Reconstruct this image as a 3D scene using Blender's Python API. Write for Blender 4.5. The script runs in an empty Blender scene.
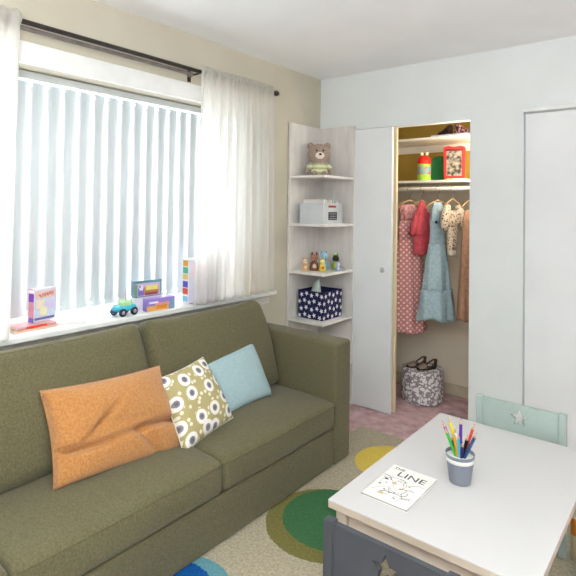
import bpy, bmesh, math, random
from mathutils import Vector, Matrix, noise
random.seed(7)
PI = math.pi
SC = bpy.context.scene
C = SC.collection

# ------------------------------------------------------------------ materials
def srgb(c):
    if isinstance(c, str):
        c = [int(c[i:i+2], 16) for i in (0, 2, 4)]
    return tuple([(v/255/12.92 if v/255 <= .04045 else ((v/255+.055)/1.055)**2.4) for v in c]) + (1,)
MATS = {}
def base_mat(name, rough=.6, spec=.3):
    m = bpy.data.materials.new(name); m.use_nodes = True
    n = m.node_tree.nodes; b = n['Principled BSDF']
    b.inputs['Roughness'].default_value = rough
    b.inputs['Specular IOR Level'].default_value = spec
    return m, m.node_tree, b
def mat(name, col, rough=.6, col2=None, scale=20, detail=3, bump=0, bscale=None, bdist=.002, spec=.3, stretch=None, metallic=0, sheen=0, contrast=(.35,.65)):
    if name in MATS: return MATS[name]
    m, t, b = base_mat(name, rough, spec)
    N, L = t.nodes, t.links
    b.inputs['Metallic'].default_value = metallic
    if sheen: b.inputs['Sheen Weight'].default_value = sheen
    tc = N.new('ShaderNodeTexCoord'); src = tc.outputs['Object']
    if stretch:
        mp = N.new('ShaderNodeMapping'); mp.inputs['Scale'].default_value = stretch
        L.new(src, mp.inputs['Vector']); src = mp.outputs['Vector']
    nz = N.new('ShaderNodeTexNoise'); nz.inputs['Scale'].default_value = scale; nz.inputs['Detail'].default_value = detail
    L.new(src, nz.inputs['Vector'])
    c1 = srgb(col); c2 = srgb(col2) if col2 else tuple([v*.93 for v in c1[:3]])+(1,)
    r = N.new('ShaderNodeValToRGB'); r.color_ramp.elements[0].position = contrast[0]; r.color_ramp.elements[1].position = contrast[1]
    r.color_ramp.elements[0].color = c2; r.color_ramp.elements[1].color = c1
    L.new(nz.outputs['Fac'], r.inputs['Fac']); L.new(r.outputs['Color'], b.inputs['Base Color'])
    if bump:
        n2 = N.new('ShaderNodeTexNoise'); n2.inputs['Scale'].default_value = bscale or scale*4; n2.inputs['Detail'].default_value = 2
        L.new(src, n2.inputs['Vector'])
        bp = N.new('ShaderNodeBump'); bp.inputs['Strength'].default_value = bump; bp.inputs['Distance'].default_value = bdist
        L.new(n2.outputs['Fac'], bp.inputs['Height']); L.new(bp.outputs['Normal'], b.inputs['Normal'])
    MATS[name] = m
    return m
def plain(col, rough=.5):
    return mat('paint_'+(col if isinstance(col, str) else '_'.join(map(str, col))), col, rough, scale=30)

def mth(t, op, a, b=None):
    n = t.nodes.new('ShaderNodeMath'); n.operation = op
    for i, v in enumerate((a, b)):
        if v is None: continue
        if isinstance(v, (int, float)): n.inputs[i].default_value = v
        else: t.links.new(v, n.inputs[i])
    return n.outputs[0]
def mixc(t, f, a, b):
    n = t.nodes.new('ShaderNodeMix'); n.data_type = 'RGBA'
    if isinstance(f, (int, float)): n.inputs[0].default_value = f
    else: t.links.new(f, n.inputs[0])
    for i, v in ((6, a), (7, b)):
        if isinstance(v, tuple): n.inputs[i].default_value = v
        else: t.links.new(v, n.inputs[i])
    return n.outputs[2]
def voro(t, vec, scale, rand=1, feature='F1'):
    v = t.nodes.new('ShaderNodeTexVoronoi'); v.feature = feature
    v.inputs['Scale'].default_value = scale; v.inputs['Randomness'].default_value = rand
    t.links.new(vec, v.inputs['Vector']); return v
def coord(t, kind='Object', scale=None):
    tc = t.nodes.new('ShaderNodeTexCoord'); s = tc.outputs[kind]
    if scale:
        mp = t.nodes.new('ShaderNodeMapping'); mp.inputs['Scale'].default_value = scale
        t.links.new(s, mp.inputs['Vector']); s = mp.outputs['Vector']
    return s
def ramp(t, fac, stops, interp='CONSTANT'):
    r = t.nodes.new('ShaderNodeValToRGB'); cr = r.color_ramp; cr.interpolation = interp
    while len(cr.elements) < len(stops): cr.elements.new(.5)
    for e, (p, c) in zip(cr.elements, stops): e.position = p; e.color = srgb(c)
    t.links.new(fac, r.inputs['Fac']); return r.outputs['Color']
def fabric_bump(t, b, scale, strength, dist=.002):
    n2 = t.nodes.new('ShaderNodeTexNoise'); n2.inputs['Scale'].default_value = scale
    t.links.new(coord(t), n2.inputs['Vector'])
    bp = t.nodes.new('ShaderNodeBump'); bp.inputs['Strength'].default_value = strength; bp.inputs['Distance'].default_value = dist
    t.links.new(n2.outputs['Fac'], bp.inputs['Height']); t.links.new(bp.outputs['Normal'], b.inputs['Normal'])

def sheer(name, col, transp, transl):
    m = bpy.data.materials.new(name); m.use_nodes = True; t = m.node_tree; N, L = t.nodes, t.links
    N.remove(N['Principled BSDF']); out = N['Material Output']
    d = N.new('ShaderNodeBsdfDiffuse'); tl = N.new('ShaderNodeBsdfTranslucent'); tr = N.new('ShaderNodeBsdfTransparent')
    w = N.new('ShaderNodeTexNoise'); w.inputs['Scale'].default_value = 60
    L.new(coord(t, 'Object', (1, 1, .04)), w.inputs['Vector'])
    c = ramp(t, w.outputs['Fac'], [(.3, tuple(int(v*.97) for v in col)), (.7, col)], 'LINEAR')
    L.new(c, d.inputs['Color']); L.new(c, tl.inputs['Color'])
    m1 = N.new('ShaderNodeMixShader'); m1.inputs[0].default_value = transl
    L.new(d.outputs[0], m1.inputs[1]); L.new(tl.outputs[0], m1.inputs[2])
    m2 = N.new('ShaderNodeMixShader'); m2.inputs[0].default_value = transp
    L.new(m1.outputs[0], m2.inputs[1]); L.new(tr.outputs[0], m2.inputs[2])
    L.new(m2.outputs[0], out.inputs['Surface'])
    return m

WHITE_TRIM = mat('white_trim_paint', 'f0f1ee', .45, scale=8)
WALL_WHITE = mat('white_wall_paint', 'e6eae9', .7, 'e2e6e5', 3, bump=.05, bscale=180, bdist=.001)
WALL_BEIGE = mat('beige_wall_paint', 'c8c2b0', .7, 'c3bcaa', 3, bump=.05, bscale=180, bdist=.001)
CEIL = mat('ceiling_paint', 'f8faf9', .8, 'f5f7f6', 4, bump=.06, bscale=150, bdist=.001)
DOORW = mat('white_door_paint', 'eceeef', .4, 'e8eaeb', 4)
TAN = mat('tan_closet_paint', 'e8ddcb', .75, 'e2d7c5', 4)
MUSTARD = mat('mustard_closet_wall', 'b29244', .75, 'a8883a', 4)
CREAM = mat('cream_edge_paint', 'e9d9b4', .5, scale=5)
CARPET = mat('mauve_carpet', 'e4c4c6', .95, 'c09c9e', 14, 6, bump=.9, bscale=260, bdist=.006, contrast=(.33, .67))
OLIVE = mat('olive_upholstery', '6d674d', .92, '5d583f', 140, 4, bump=.5, bscale=420, bdist=.0015, sheen=.15, spec=.15)
OLIVE_PIPE = mat('olive_piping', '676249', .9, '58543d', 140, spec=.15)
DARKMET = mat('dark_rod_metal', '423b3a', .35, '38312f', 30, metallic=.4)
GREYMET = mat('grey_rail_metal', '8c8480', .4, '7a726e', 30, metallic=.3)
SHELFW = mat('whitewashed_wood', 'e2ddd8', .6, 'd6d0cb', 18, 5, stretch=(1, 1, .25), bump=.1, bscale=90)
TABLEW = mat('white_laminate', 'ccc9c8', .45, 'c9c7c6', 3)
TABLE_EDGE = mat('pale_table_wood', 'c2b5a5', .6, 'b4a796', 25, stretch=(.2, 1, 1))

# ------------------------------------------------------------------ mesh helpers
def link(o, parent=None):
    C.objects.link(o)
    if parent: o.parent = parent
    return o
def obj(name, bm, m=None, parent=None, smooth=False, loc=None):
    bmesh.ops.recalc_face_normals(bm, faces=bm.faces)
    me = bpy.data.meshes.new(name); bm.to_mesh(me); bm.free()
    if m:
        for mm in (m if isinstance(m, (list, tuple)) else [m]): me.materials.append(mm)
    if smooth:
        for p in me.polygons: p.use_smooth = True
    o = bpy.data.objects.new(name, me); link(o, parent)
    if loc: o.location = loc
    return o
def tag(o, label, cat, group=None, kind=None):
    o['label'] = label
    if cat: o['category'] = cat
    if group: o['group'] = group
    if kind: o['kind'] = kind
    return o
def thing(name, label, cat, loc=(0,0,0), rz=0, group=None):
    o = bpy.data.objects.new(name, None); C.objects.link(o); o.empty_display_size = .05
    o.location = loc; o.rotation_euler = (0, 0, rz)
    return tag(o, label, cat, group)
def structure(o, label=None):
    o['kind'] = 'structure'
    if label: o['label'] = label
    return o
def BM(): return bmesh.new()
def bx(bm, x0, x1, y0, y1, z0, z1, bev=0, M=None, mi=0, seg=2):
    r = bmesh.ops.create_cube(bm, size=1); vs = r['verts']
    for v in vs:
        v.co = Vector(((x0+x1)/2+v.co.x*(x1-x0), (y0+y1)/2+v.co.y*(y1-y0), (z0+z1)/2+v.co.z*(z1-z0)))
    fs = list({f for v in vs for f in v.link_faces})
    if bev:
        es = list({e for v in vs for e in v.link_edges})
        rr = bmesh.ops.bevel(bm, geom=es, offset=bev, segments=seg, affect='EDGES', profile=.5)
        fs = list(set(rr['faces']) | {f for f in fs if f.is_valid}); vs = list({v for f in fs for v in f.verts})
        allf = set()
        for v in vs:
            for f in v.link_faces: allf.add(f)
        fs = list(allf); vs = list({v for f in fs for v in f.verts})
    for f in fs: f.material_index = mi
    if M is not None: bmesh.ops.transform(bm, matrix=M, verts=vs)
    return vs
def lathe(bm, prof, c=(0,0,0), n=24, M=None, sx=1, sy=1, mi=0):
    rings = []
    for r, z in prof:
        rings.append([bm.verts.new((c[0]+max(r, 1e-4)*sx*math.cos(2*PI*i/n), c[1]+max(r, 1e-4)*sy*math.sin(2*PI*i/n), c[2]+z)) for i in range(n)])
    for a, b in zip(rings, rings[1:]):
        for i in range(n):
            f = bm.faces.new((a[i], a[(i+1)%n], b[(i+1)%n], b[i])); f.material_index = mi
    for rg in (rings[0], rings[-1]):
        f = bm.faces.new(rg); f.material_index = mi
    vs = [v for r in rings for v in r]
    if M is not None: bmesh.ops.transform(bm, matrix=M, verts=vs)
    return vs
def tube(bm, pts, r, n=8, mi=0, closed=False):
    pts = [Vector(p) for p in pts]; rings = []; k = len(pts)
    rr = r if isinstance(r, (list, tuple)) else [r]*k
    prev = None
    for i, p in enumerate(pts):
        a = pts[(i-1) % k] if (closed or i > 0) else p
        b = pts[(i+1) % k] if (closed or i < k-1) else p
        d = (b-a).normalized()
        if prev is None:
            u = d.cross(Vector((0,0,1)));  u = u if u.length > .1 else d.cross(Vector((1,0,0)))
        else: u = prev - d*prev.dot(d)
        u.normalize(); prev = u; w = d.cross(u)
        rings.append([bm.verts.new(p + (u*math.cos(2*PI*j/n)+w*math.sin(2*PI*j/n))*rr[i]) for j in range(n)])
    m = k if closed else k-1
    for i in range(m):
        a, b = rings[i], rings[(i+1) % k]
        for j in range(n):
            f = bm.faces.new((a[j], a[(j+1)%n], b[(j+1)%n], b[j])); f.material_index = mi
    if not closed:
        for rg in (rings[0], rings[-1]):
            f = bm.faces.new(rg); f.material_index = mi
def prism(bm, pts, lo, hi, axis='z', mi=0, M=None):
    """extrude a 2-D outline between lo and hi along an axis"""
    def P(a, b, c):
        return {'z': (a, b, c), 'y': (a, c, b), 'x': (c, a, b)}[axis]
    A = [bm.verts.new(P(a, b, lo)) for a, b in pts]; B = [bm.verts.new(P(a, b, hi)) for a, b in pts]
    fs = [bm.faces.new(A), bm.faces.new(B)]
    for i in range(len(pts)):
        j = (i+1) % len(pts); fs.append(bm.faces.new((A[i], A[j], B[j], B[i])))
    for f in fs: f.material_index = mi
    if M is not None: bmesh.ops.transform(bm, matrix=M, verts=A+B)
    return A+B
def star(r, r2=None, n=5, rot=PI/2, c=(0, 0)):
    r2 = r2 or r*.45
    return [(c[0]+(r if i % 2 == 0 else r2)*math.cos(rot+PI*i/n), c[1]+(r if i % 2 == 0 else r2)*math.sin(rot+PI*i/n)) for i in range(2*n)]
def ball(bm, c, r, s=(1,1,1), seg=16, mi=0, M=None):
    mm = Matrix.Translation(c) @ Matrix.Diagonal((r*s[0], r*s[1], r*s[2], 1))
    if M is not None: mm = M @ mm
    g = bmesh.ops.create_uvsphere(bm, u_segments=seg, v_segments=max(6, seg//2+2), radius=1, matrix=mm)
    for f in {f for v in g['verts'] for f in v.link_faces}: f.material_index = mi
def axes_samples(h, r, n):
    s = [-h, -h+r*.15, -h+r*.4, -h+r*.7]; s += [-h+r+(2*h-2*r)*i/n for i in range(n+1)]; s += [h-r*.7, h-r*.4, h-r*.15, h]
    return s
def soft_box(bm, c, size, r, bulge=(0,0,0), n=10, fn=None, M=None):
    """upholstery block: rounded edges, crowned faces"""
    h = [s/2 for s in size]; S = [axes_samples(h[i], r, n) for i in range(3)]
    cache = {}; vs = []
    def V(i, j, k):
        key = (i, j, k)
        if key in cache: return cache[key]
        q = Vector((S[0][i], S[1][j], S[2][k]))
        inn = Vector([max(-(h[a]-r), min(h[a]-r, q[a])) for a in range(3)])
        d = q-inn
        p = inn + (d.normalized()*r if d.length > 1e-9 else d)
        u = [p[a]/h[a] for a in range(3)]
        for a in range(3):
            b1, b2 = (a+1) % 3, (a+2) % 3
            p[a] += bulge[a]*u[a]*max(0, 1-u[b1]**2)*max(0, 1-u[b2]**2)
        if fn: p = fn(p, u)
        p = p + Vector(c)
        v = bm.verts.new(M @ p if M is not None else p); cache[key] = v; vs.append(v); return v
    L_ = [len(s)-1 for s in S]
    for a in range(3):
        b1, b2 = (a+1) % 3, (a+2) % 3
        for e in (0, L_[a]):
            for i in range(L_[b1]):
                for j in range(L_[b2]):
                    def K(x, y):
                        k = [0,0,0]; k[a] = e; k[b1] = x; k[b2] = y; return V(*k)
                    bm.faces.new((K(i,j), K(i+1,j), K(i+1,j+1), K(i,j+1)))
    return vs
def text_mesh(s, size, depth, M, m, name='lettering', parent=None, sx=1):
    cu = bpy.data.curves.new(name, 'FONT'); cu.body = s; cu.size = size; cu.extrude = depth
    cu.align_x = 'CENTER'; cu.align_y = 'CENTER'
    to = bpy.data.objects.new('tmp_text', cu); C.objects.link(to)
    bpy.context.view_layer.update()
    me = bpy.data.meshes.new_from_object(to.evaluated_get(bpy.context.evaluated_depsgraph_get()))
    bpy.data.objects.remove(to); me.transform(M @ Matrix.Diagonal((sx, 1, 1, 1)))
    me.materials.clear(); me.materials.append(m); me.name = name
    o = bpy.data.objects.new(name, me); link(o, parent); return o

# ------------------------------------------------------------------ dimensions
XL, YB, ZC = -2.336, 3.319, 2.462       # window wall, closet wall, ceiling
OP0, OP1, OPZ = -2.05, -1.154, 2.030    # closet opening
WY0, WY1, WZ0, WZ1 = .40, 2.605, .885, 2.070   # window hole
XR, YF = 1.6, -1.6

# ------------------------------------------------------------------ room shell
b = BM(); bx(b, XL-.3, XR, YF, 4.2, -.05, 0); structure(obj('floor', b, CARPET), 'mauve pink carpeted floor')
b = BM(); bx(b, XL-.3, XR, YF, 4.2, ZC, ZC+.1); structure(obj('ceiling', b, CEIL), 'smooth white ceiling')
b = BM()
bx(b, XL-.2, XL, YF, WY0, 0, ZC); bx(b, XL-.2, XL, WY1, 4.1, 0, ZC)
bx(b, XL-.2, XL, WY0, WY1, 0, WZ0-.03); bx(b, XL-.2, XL, WY0, WY1, WZ1, ZC)
structure(obj('wall_left', b, WALL_BEIGE), 'beige wall with the window')
b = BM()
bx(b, XL, OP0, YB, YB+.1, 0, ZC); bx(b, OP0, OP1, YB, YB+.1, OPZ+.012, ZC)
bx(b, OP1, -.83, YB, YB+.1, 0, ZC); bx(b, -.83, .75, YB, YB+.1, 2.05, ZC); bx(b, .75, XR, YB, YB+.1, 0, ZC)
structure(obj('wall_back', b, WALL_WHITE), 'white wall with the closet opening')
b = BM(); bx(b, XL, -.93, 4.0, 4.1, 0, 1.655); structure(obj('wall_closet_back', b, TAN), 'tan back wall inside the closet')
b = BM(); bx(b, XL, -.93, 4.0, 4.1, 1.655, ZC); structure(obj('wall_closet_back_upper', b, MUSTARD), 'mustard coloured upper back wall inside the closet')  # same back wall, coloured mustard above the lower shelf and tan below
b = BM(); bx(b, -.96, -.93, YB+.1, 4.0, 0, ZC); structure(obj('wall_closet_right', b, TAN))
b = BM(); bx(b, -2.33, -2.30, YB+.1, 4.0, 0, ZC); structure(obj('wall_closet_left', b, TAN))
b = BM(); bx(b, -2.30, -.96, 3.984, 4.0, 0, .085, .004); structure(obj('baseboard_closet', b, mat('closet_baseboard', 'cfc2a8', .5)), 'low baseboard inside the closet')
b = BM(); bx(b, -1.66, OP1+.02, YB-.006, YB, OPZ+.005, 2.088, .002); structure(obj('trim_1', b, WALL_WHITE), 'thin white header trim over closet opening')

b = BM(); bx(b, 1.45, XR, YF, 4.1, 0, ZC); structure(obj('wall_right', b, WALL_WHITE), 'white right wall outside the view')
# sliding closet doors
b = BM(); bx(b, -2.052, -1.700, YB-.016, YB+.012, .008, OPZ+.006, .002)
d = structure(obj('door_1', b, DOORW), 'white flat sliding closet door')
b = BM(); lathe(b, [(.017, 0), (.019, .002), (.017, .004), (.012, .003), (.011, .0035)], n=20, M=Matrix.Translation((-1.768, YB-.016, 1.014)) @ Matrix.Rotation(PI/2, 4, 'X'))
obj('finger_pull', b, mat('pull_metal', 'd8dade', .25, metallic=.3), d, True)
b = BM(); bx(b, -2.20, -1.690, YB+.035, YB+.060, .008, OPZ+.010, .002)
structure(obj('door_2', b, CREAM), 'second sliding closet door with a cream edge')
b = BM(); bx(b, -.822, .74, YB+.010, YB+.035, .01, 2.038, .002)
structure(obj('door_3', b, DOORW), 'plain white closet door on the right')
b = BM(); bx(b, -.830, .75, YB-.020, YB+.035, 2.046, 2.068, .003); structure(obj('trim_2', b, WHITE_TRIM), 'white track above the right closet door')

# ------------------------------------------------------------------ window
win = structure(thing('window_1', 'wide white window', None), 'wide white framed window behind vertical blinds')
b = BM()
bx(b, XL, XL+.018, WY1, WY1+.095, WZ0, 2.168, .003); bx(b, XL, XL+.018, WY0-.1, WY0, WZ0, 2.168, .003); bx(b, XL, XL+.018, WY0, WY1, WZ1, 2.168, .003)
obj('casing', b, WHITE_TRIM, win)
b = BM()
bx(b, XL-.2, XL-.15, WY0, WY0+.05, WZ0, WZ1); bx(b, XL-.2, XL-.15, WY1-.05, WY1, WZ0, WZ1)
bx(b, XL-.2, XL-.15, WY0, WY1, WZ0, WZ0+.05); bx(b, XL-.2, XL-.15, WY0, WY1, WZ1-.05, WZ1)
obj('window_frame', b, WHITE_TRIM, win)
g = bpy.data.materials.new('window_glass'); g.use_nodes = True; t = g.node_tree; t.nodes.remove(t.nodes['Principled BSDF'])
gl = t.nodes.new('ShaderNodeBsdfGlossy'); gl.inputs['Roughness'].default_value = .02; tr = t.nodes.new('ShaderNodeBsdfTransparent')
mx = t.nodes.new('ShaderNodeMixShader'); mx.inputs[0].default_value = .06
t.links.new(tr.outputs[0], mx.inputs[1]); t.links.new(gl.outputs[0], mx.inputs[2]); t.links.new(mx.outputs[0], t.nodes['Material Output'].inputs['Surface'])
for y0, y1 in ((WY0+.05, WY1-.05),):
    b = BM(); bx(b, XL-.178, XL-.174, y0, y1, WZ0+.05, WZ1-.05); obj('pane', b, g, win)
b = BM(); bx(b, XL-.2, -2.252, WY0-.14, 2.715, WZ0-.028, WZ0, .006); obj('window_sill', b, WHITE_TRIM, win)
b = BM(); bx(b, XL, XL+.035, WY0-.1, 2.69, WZ0-.09, WZ0-.028, .004); obj('sill_apron', b, mat('apron_paint', 'd8d0c8', .5), win)

# vertical blinds
bl = thing('vertical_blind', 'white vertical slat blind hanging inside the window', 'blind', (-2.455, 1.5, 2.03))
b = BM(); bx(b, -.03, .03, WY0-1.5+.01, WY1-1.5-.01, 0, .036, .004); obj('headrail', b, mat('headrail', 'c9cfce', .4), bl)
SLAT = sheer('blind_vinyl', (222, 228, 231), .0, .08)
def slat_bm():
    b = BM(); W = .089; R_ = .09; n = 8; rows = []
    for z in (-1.105, -.006):
        f, k = [], []
        for i in range(n+1):
            a = (i/n-.5)*W/R_
            f.append(b.verts.new((R_*math.cos(a)-R_, R_*math.sin(a), z)))
            k.append(b.verts.new(((R_-.0012)*math.cos(a)-R_, (R_-.0012)*math.sin(a), z)))
        rows.append((f, k))
    for q in (0, 1):
        for i in range(n): b.faces.new((rows[0][q][i], rows[0][q][i+1], rows[1][q][i+1], rows[1][q][i]))
    for r in rows:
        for i in range(n): b.faces.new((r[0][i], r[0][i+1], r[1][i+1], r[1][i]))
    for i in (0, n): b.faces.new((rows[0][0][i], rows[0][1][i], rows[1][1][i], rows[1][0][i]))
    return b
first = None
y = WY0+.045
while y < WY1-.03:
    if first is None: o = first = obj('slat', slat_bm(), SLAT, bl, True)
    else: o = first.copy(); link(o, bl)
    o.location = (0, y-1.5, 0); o.rotation_euler = (0, 0, math.radians(20+random.uniform(-3, 3)))
    y += .0805

# curtain rod and sheers
rod = thing('curtain_rod', 'dark metal curtain rod running above the window', 'curtain rod', (-2.25, 1.2, 2.228))
b = BM(); tube(b, [(0, -1.6, 0), (0, 1.43, 0)], .0115, 12); obj('pole', b, DARKMET, rod, True)
b = BM(); lathe(b, [(.010, 0), (.016, .006), (.012, .014), (.018, .03), (.019, .045), (.014, .06), (.006, .066)], n=14, M=Matrix.Translation((0, 1.43, 0)) @ Matrix.Rotation(-PI/2, 4, 'X')); obj('finial', b, DARKMET, rod, True)
b = BM(); tube(b, [(-.034, -1.6, -.016), (-.034, .755, -.016), (-.05, .768, -.016), (-.084, .768, -.016)], .010, 10); obj('inner_rail', b, GREYMET, rod, True)
for yy in (.775, 1.385, -.6):
    b = BM(); bx(b, -.086, -.080, yy-.012, yy+.012, -.05, .02, .001); bx(b, -.082, .0, yy-.004, yy+.004, -.018, -.010); tube(b, [(-.008, yy, -.014), (.010, yy, -.012), (.014, yy, 0), (.010, yy, .010)], .003, 6)
    obj('bracket', b, DARKMET, rod)
SHEER = sheer('sheer_curtain_cloth', (254, 252, 248), .40, .86)
def curtain(y0, y1, y0b, y1b, zb, label, seed):
    rnd = random.Random(seed); b = BM(); NY, NZ = 150, 46; grid = []
    ph = [rnd.uniform(0, 6.28) for _ in range(5)]
    for k in range(NZ+1):
        s = k/NZ; z = 2.262 - s*(2.262-zb); row = []
        for i in range(NY+1):
            u = i/NY
            yy = (y0+(y1-y0)*u)*(1-s) + (y0b+(y1b-y0b)*u)*s
            amp = .008+.010*min(1, s*5)
            xx = amp*math.sin(2*PI*u*9+ph[0]+.6*math.sin(u*7+ph[1])) + .006*math.sin(2*PI*u*21+ph[2]+s*1.2)*(1 if s > .05 else 1.4)
            if abs(z-2.228) < .016: xx = xx*.25+.014
            xx += .016+ .012*s
            row.append(b.verts.new((-2.25+xx, yy+.004*math.sin(u*60+ph[3]), z+(.004*math.sin(u*140+ph[4]) if k == 0 else 0))))
        grid.append(row)
    for k in range(NZ):
        for i in range(NY): b.faces.new((grid[k][i], grid[k][i+1], grid[k+1][i+1], grid[k+1][i]))
    o = obj('sheer_curtain', b, SHEER, None, True)
    sm = o.modifiers.new('cloth_thickness', 'SOLIDIFY'); sm.thickness = .0008
    return tag(o, label, 'curtain', None)
curtain(1.975, 2.605, 1.93, 2.63, .892, 'sheer white curtain gathered at the right end of the window', 3)
curtain(.05, .975, .05, .955, .892, 'sheer white curtain at the left end of the window by the picture edge', 5)

# ------------------------------------------------------------------ corner shelf
cs = thing('corner_shelf', 'tall whitewashed wooden corner shelf unit between window wall and closet door', 'shelf', (XL+.03, YB-.03, 0))
x0, y1 = XL+.004, YB-.02
b = BM(); bx(b, 0-.026, -.006, -.375, .024, 0, 2.07, .002); obj('side_panel', b, SHELFW, cs)
b = BM(); bx(b, -.006, .300, .004, .024, 0, 2.07, .002); obj('back_panel', b, SHELFW, cs)
for z in (1.680, 1.338, .997, .656, .325, .03):
    b = BM(); prism(b, [(-.006, .004), (-.006, -.372), (.016, -.376), (.292, -.376), (.298, -.368), (.298, .004)], z-.018, z)
    bmesh.ops.bevel(b, geom=b.edges[:], offset=.0015, segments=1, affect='EDGES')
    obj('shelf', b, mat('shelf_board_wood', 'ece9e4', .5, 'e2ded9', 20, 4, stretch=(.3, 1, 1)), cs)

# ------------------------------------------------------------------ sofa
sf = thing('sofa', 'olive green upholstered sofa with loose cushions under the window', 'sofa', (-1.95, 1.56, 0))
SX, SY = 1.95, -1.56   # offsets from world to the sofa's own frame
def S(p): return (p[0]+SX, p[1]+SY, p[2])
def sbox(name, x0, x1, y0, y1, z0, z1, r, bulge=(0,0,0), n=8, fn=None, m=OLIVE):
    b = BM(); soft_box(b, S(((x0+x1)/2, (y0+y1)/2, (z0+z1)/2)), (x1-x0, y1-y0, z1-z0), r, bulge, n, fn)
    return obj(name, b, m, sf, True)
sbox('base', -2.30, -1.588, -.16, 2.425, .018, .225, .012)
sbox('back_frame', -2.325, -2.20, -.33, 2.59, .05, .70, .03)
for y0, y1_ in ((2.425, 2.592), (-.33, -.165)):
    a = sbox('arm', -2.322, -1.583, y0, y1_, .016, .692, .020, (.003, .003, .006))
    b = BM(); tube(b, [S(q) for q in ((-1.590, y0+.016, .03), (-1.590, y0+.014, .676), (-2.30, y0+.014, .683))], .0035, 6); tube(b, [S(q) for q in ((-1.590, y1_-.016, .03), (-1.590, y1_-.014, .676), (-2.30, y1_-.014, .683))], .0035, 6)
    obj('piping', b, OLIVE_PIPE, a, True)
for px, py in ((-1.64, -.25), (-1.64, 2.52), (-2.25, -.25), (-2.25, 2.52)):
    b = BM(); z0_ = .0135 if px > -2 else .0005; lathe(b, [(.02, z0_), (.026, .036)], S((px, py, 0)), 14); obj('foot', b, mat('dark_foot', '2a221c', .5), sf, True)
def seat_fn(p, u):
    # front edge rolls and sags a little
    return Vector((p[0], p[1], p[2] - .012*max(0, u[0])**3*max(0, u[2])))
for y0, y1_ in ((-.160, .697), (.703, 1.560), (1.566, 2.420)):
    cu = sbox('seat_cushion', -2.10, -1.572, y0, y1_, .232, .385, .028, (.008, .004, .028), 12, seat_fn)
    b = BM()
    for zz in (.366,):
        tube(b, [S((-1.575+.004*(1-((yy-(y0+y1_)/2)/((y1_-y0)/2))**2), yy, zz-.010*(zz > .3))) for yy in [y0+.012+(y1_-y0-.024)*i/14 for i in range(15)]], .0035, 6)
    yy = y1_-.006
    tube(b, [S((-1.576, yy, .248)), S((-1.576, yy, .355)), S((-1.70, yy, .368)), S((-2.0, yy, .372))], .0030, 6)
    obj('piping', b, OLIVE_PIPE, cu, True)
def back_cushion(y0, y1_, seed):
    w, h, dth = y1_-y0, .487, .17
    tilt = math.radians(-17)
    def fn(p, u):
        k = 1-.045*max(0, u[2])*1
        q = Vector((p[0]*(1-.30*max(0, u[2])**2), p[1]*k, p[2]))
        q.z += .022*u[2]*abs(u[1])**3 if u[2] > 0 else 0
        nn = noise.noise(Vector((seed, p[1]*4, p[2]*4)))
        q.x += nn*.012
        return q
    M = Matrix.Translation(S((-2.095, (y0+y1_)/2, .385+.235))) @ Matrix.Rotation(tilt, 4, 'Y')
    b = BM(); soft_box(b, (0,0,0), (dth, w, h), .045, (.038, .010, .010), 12, fn, M)
    c = obj('back_cushion', b, OLIVE, sf, True)
    b = BM(); pts = []
    for q in ((-.2, -1, -.6), (-.2, -1, .3), (-.2, -.97, .86), (-.2, -.86, .965), (-.2, -.4, .975), (-.2, 0, .975), (-.2, .4, .975), (-.2, .86, .965), (-.2, .97, .86), (-.2, 1, .3), (-.2, 1, -.6)):
        p = Vector((.058*(1-.25*max(0, q[2])**2), q[1]*(w/2-.004)*(1-.045*max(0, q[2])), q[2]*h/2+(.018*abs(q[1])**3 if q[2] > .8 else 0)))
        pts.append(M @ p)
    tube(b, pts, .0035, 6); obj('piping', b, OLIVE_PIPE, c, True)
back_cushion(-.15, .655, 7.7)
back_cushion(.665, 1.525, 1.3)
back_cushion(1.535, 2.405, 4.1)

# ------------------------------------------------------------------ throw pillows
def pillow(name, corners, thick, m, label, seed=0, lump=None, pinch=.05, group=None, trim=None, N=34):
    """corners: top-left, top-right, bottom-right, bottom-left in world; plump sides both ways"""
    TL, TR, BR, BL_ = [Vector(c) for c in corners]; ctr = (TL+TR+BR+BL_)/4
    nrm = ((TR-TL)+(BR-BL_)).cross((TL-BL_)+(TR-BR)).normalized()
    if nrm.x < 0: nrm = -nrm
    b = BM(); uvl = b.loops.layers.uv.new('UVMap'); side = []
    for s in (1, -1):
        g = []
        for j in range(N+1):
            row = []
            for i in range(N+1):
                if s == -1 and (i in (0, N) or j in (0, N)): row.append(side[0][j][i]); continue
                u, v = 2*i/N-1, 2*j/N-1
                pu = u*(1-pinch*(1-v*v)*abs(u)**3); pv = v*(1-pinch*(1-u*u)*abs(v)**3)
                a, c = (pu+1)/2, (pv+1)/2
                p = (BL_*(1-a)+BR*a)*(1-c)+(TL*(1-a)+TR*a)*c
                th = thick/2*(max(0, 1-abs(u)**2.4)*max(0, 1-abs(v)**2.4))**.42
                th *= 1+.16*noise.noise(Vector((u*1.7+seed, v*1.7, s*3)))
                if lump and s == 1: th *= lump(u, v)
                if s == -1: th *= .55
                row.append((b.verts.new(p+nrm*s*th-ctr), (a, c)))
            g.append(row)
        side.append(g)
        for j in range(N):
            for i in range(N):
                q = [g[j][i], g[j][i+1], g[j+1][i+1], g[j+1][i]]
                f = b.faces.new([w[0] for w in (q if s == 1 else q[::-1])])
                for lp, w in zip(f.loops, (q if s == 1 else q[::-1])): lp[uvl].uv = w[1]
    ring = [side[0][0][i][0].co.copy() for i in range(N)]+[side[0][j][N][0].co.copy() for j in range(N)]+[side[0][N][i][0].co.copy() for i in range(N, 0, -1)]+[side[0][j][0][0].co.copy() for j in range(N, 0, -1)]
    o = obj(name, b, m, None, True, ctr)
    bb = BM(); tube(bb, ring, .0028, 6, closed=True); obj('seam', bb, trim or m, o, True)
    return tag(o, label, 'pillow', group)
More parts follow.
